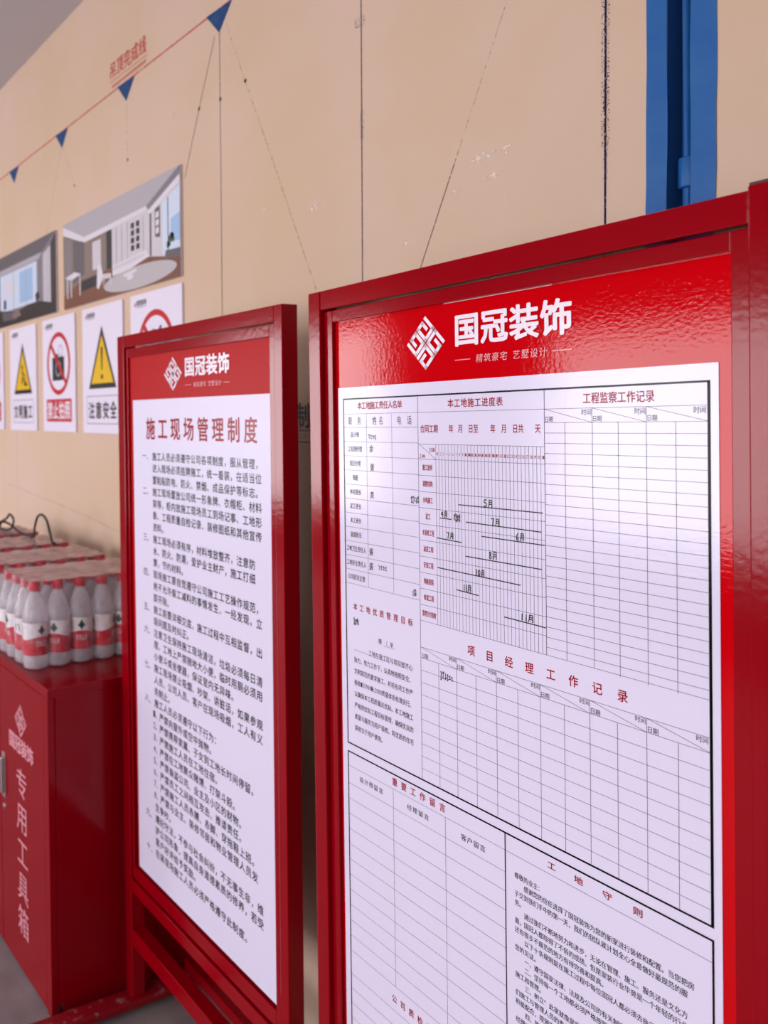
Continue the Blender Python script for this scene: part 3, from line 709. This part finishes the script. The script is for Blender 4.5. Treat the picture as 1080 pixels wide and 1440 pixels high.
sign(-.863, 'yellow warning triangle sign with an exclamation mark, beside the rules board', lambda q: warn(q, '注意安全', excl))
sign(-.476, 'red circle prohibition sign mostly hidden behind the rules board', lambda q: ban(q, '禁止吸烟', smoke))

# ------------------------------------------------------------------ interior photo boards on the wall
def photo(x0, x1, z0, z1, label):
    t = thing('photo_board', label, 'poster', (x0, -.0006, z0), 'room photo boards above the signs')
    m = MB(); m.box(0, x1-x0, -.007, 0, 0, z1-z0, 'foam', .0008); m.build('backing_board', t)
    return t, Print(top=z1, left=-x0, y=-.007)
t, q = photo(-1.025, -.150, 1.849, 2.159, 'poster of a white living room with oval rug, above the signs')
W_, Zz = .875, .310
def R(x0, z0, x1, z1, k, lay=1): q.rect(x0, z1, x1, z0, k, lay)
q = Print(top=Zz, y=-.007)
def pt(x, z): return (x+1.025, 2.159-z)
def poly(pts, k, lay): q.poly([pt(*v_) for v_ in pts], k, lay)
L0, L1, Bz, Tz = -1.025, -.150, 1.849, 2.159
poly([(L0, Bz), (L1, Bz), (L1, Tz), (L0, Tz)], 'p_wall', 1)
poly([(L0, Tz), (L1, Tz), (-.357, 2.088), (-.831, 2.081), (L0, 2.145)], 'p_ceil', 2)
poly([(L0, 2.150), (-.831, 2.081), (-.357, 2.088), (-.357, 2.075), (-.831, 2.062), (L0, 2.120)], 'p_white', 3)
poly([(L1, Tz), (L1, 2.120), (-.333, 2.062), (-.357, 2.088)], 'p_grey', 3); poly([(L1, 2.135), (L1, 2.112), (-.333, 2.058), (-.350, 2.070)], 'p_white', 4)
poly([(L0, 2.120), (-.831, 2.062), (-.604, 2.066), (-.604, 1.945), (L0, 1.89)], 'p_beige', 3)
poly([(-.93, 2.088), (-.83, 2.064), (-.83, 1.955), (-.93, 1.93)], 'p_mid', 4); poly([(-1.0, 2.10), (-.955, 2.09), (-.955, 1.93), (-1.0, 1.92)], 'p_grey', 4)
poly([(-.76, 2.05), (-.69, 2.05), (-.69, 1.955), (-.76, 1.955)], 'p_wall', 4); poly([(-.645, 2.064), (-.604, 2.066), (-.604, 1.94), (-.645, 1.94)], 'p_black', 4)
poly([(L0, 1.895), (-.86, 1.935), (-.604, 1.94), (-.33, 1.933), (L1, 1.905), (L1, Bz), (L0, Bz)], 'p_floor', 4)
poly([(-.86, 1.93), (-.72, 1.935), (-.72, 1.90), (-.86, 1.895)], 'p_black', 5)
import math as _m
q.poly([(pt(-.42+.25*_m.cos(a)+0, 0)[0], 2.159-(1.885+.034*_m.sin(a))) for a in [2*_m.pi*i/28 for i in range(28)]], 'p_rug', 5)
for x in (-.57, -.53, -.49, -.38): poly([(x, 2.064), (x+.003, 2.064), (x+.003, 1.95), (x, 1.95)], 'p_ceil', 5)
for x in (-.462, -.425):
    for i in range(4): poly([(x, 2.056-i*.023), (x+.022, 2.056-i*.023), (x+.022, 2.039-i*.023), (x, 2.039-i*.023)], 'p_dark', 6)
poly([(-.335, 2.06), (-.325, 2.06), (-.325, 1.935), (-.335, 1.935)], 'p_mid', 5)
poly([(-.30, 2.066), (-.27, 2.072), (-.27, 1.98), (-.30, 1.985)], 'p_mid', 5)
for i in range(3): poly([(-.295, 2.055-i*.023), (-.276, 2.058-i*.023), (-.276, 2.040-i*.023), (-.295, 2.038-i*.023)], 'p_white', 6)
poly([(-.255, 2.078), (L1, 2.105), (L1, 1.935), (-.255, 1.925)], 'p_sky2', 5); poly([(-.205, 2.02), (L1, 2.03), (L1, 1.95), (-.205, 1.96)], 'p_sky', 6); poly([(-.222, 2.084), (-.217, 2.085), (-.217, 1.93), (-.222, 1.93)], 'p_mid', 7)
poly([(-.60, 1.945), (-.36, 1.958), (-.335, 1.936), (-.46, 1.918), (-.60, 1.912)], 'p_white', 6); poly([(-.60, 1.930), (-.46, 1.934), (-.37, 1.942), (-.38, 1.95), (-.60, 1.940)], 'p_wall', 7)
poly([(-.52, 1.906), (-.43, 1.912), (-.42, 1.904), (-.51, 1.896)], 'p_white', 6); poly([(-.49, 1.898), (-.45, 1.900), (-.45, 1.886), (-.49, 1.884)], 'p_white', 6)
poly([(-1.01, 1.962), (-.92, 1.972), (-.86, 1.958), (-.95, 1.946)], 'p_white', 7)
for x in (-.99, -.955, -.875): poly([(x, 1.955), (x+.008, 1.955), (x+.008, 1.885), (x, 1.885)], 'p_white', 7)
poly([(-.72, 1.965), (-.69, 1.968), (-.67, 1.92), (-.71, 1.885), (-.725, 1.89)], 'p_white', 7); poly([(-.67, 1.93), (-.61, 1.925), (-.61, 1.888), (-.617, 1.888), (-.62, 1.91), (-.66, 1.912), (-.675, 1.885)], 'p_wall', 7)
for i in range(9):
    a = i*.7; q.disc(pt(-.205+.016*_m.cos(a), 0)[0], 2.159-(1.96+.014*_m.sin(a*1.3)), .008, 'p_green', 8, 8)
poly([(-.235, 1.935), (L1, 1.93), (L1, 1.905), (-.24, 1.912)], 'p_mid', 7)
q.build('photo_print', t)
t, _ = photo(-1.985, -1.103, 1.851, 2.157, 'darker poster of a lounge with a wide window, at the left photo edge')
q = Print(top=.306, y=-.007)
def pt(x, z): return (x+1.985, 2.157-z)
L0, L1, Bz, Tz = -1.985, -1.103, 1.851, 2.157
poly([(L0, Bz), (L1, Bz), (L1, Tz), (L0, Tz)], 'p_grey', 1)
poly([(L0, Tz), (L1, Tz), (-1.25, 2.10), (-1.85, 2.10)], 'p_mid', 2); poly([(-1.85, 2.10), (-1.25, 2.10), (-1.29, 2.078), (-1.80, 2.078)], 'p_ceil', 3)
poly([(-1.78, 2.075), (-1.31, 2.075), (-1.31, 1.915), (-1.78, 1.915)], 'p_sky2', 4)
poly([(-1.52, 2.06), (-1.36, 2.06), (-1.36, 1.93), (-1.52, 1.93)], 'p_sky', 5); poly([(-1.70, 2.05), (-1.62, 2.05), (-1.60, 1.98), (-1.70, 1.97)], 'p_white', 5)
for x in (-1.60, -1.44): poly([(x, 2.075), (x+.006, 2.075), (x+.006, 1.915), (x, 1.915)], 'p_ceil', 6)
poly([(-1.24, 2.09), (-1.16, 2.11), (-1.16, 1.88), (-1.24, 1.89)], 'p_wall', 4); poly([(-1.155, 2.12), (L1, 2.15), (L1, 1.86), (-1.155, 1.88)], 'p_dark', 4)
for x in (-1.225, -1.2, -1.18): poly([(x, 2.10), (x+.004, 2.10), (x+.004, 1.885), (x, 1.885)], 'p_grey', 5)
poly([(L0, 1.93), (-1.78, 1.925), (-1.55, 1.90), (-1.40, 1.915), (-1.27, 1.912), (L1, 1.885), (L1, Bz), (L0, Bz)], 'p_dark', 6)
poly([(-1.76, 1.915), (-1.60, 1.905), (-1.56, 1.87), (-1.74, 1.875)], 'p_mid', 7); poly([(-1.62, 1.897), (-1.54, 1.905), (-1.50, 1.88), (-1.60, 1.872)], 'p_beige', 8)
poly([(-1.73, 1.965), (-1.70, 1.965), (-1.70, 1.925), (-1.73, 1.925)], 'p_black', 7); poly([(-1.33, 1.945), (-1.30, 1.955), (-1.28, 1.93), (-1.32, 1.91)], 'p_dark', 7)
q.build('photo_print', t)

# ------------------------------------------------------------------ added fill lamps under the ceiling
for i, (x, y) in enumerate(FILL_LAMPS):
    t = thing('fill_lamp', 'added unseen fill lamp panel above and behind the camera', 'ceiling lamp', (x, y, H-.03), 'added fill lamp panels')
    m = MB(); m.box(-.32, .32, -.32, .32, .012, .0285, 'foam', .002); m.build('housing', t)
    l = bpy.data.lights.new('fill_light', 'AREA'); l.shape = 'SQUARE'; l.size = .6; l.energy = FILL_W; l.color = (1.0, .98, .96)
    o = bpy.data.objects.new('fill_light', l); COL.objects.link(o); o.parent = t; o.location = (0, 0, .005)
bpy.data.objects.remove(_fo); bpy.data.curves.remove(_fc)
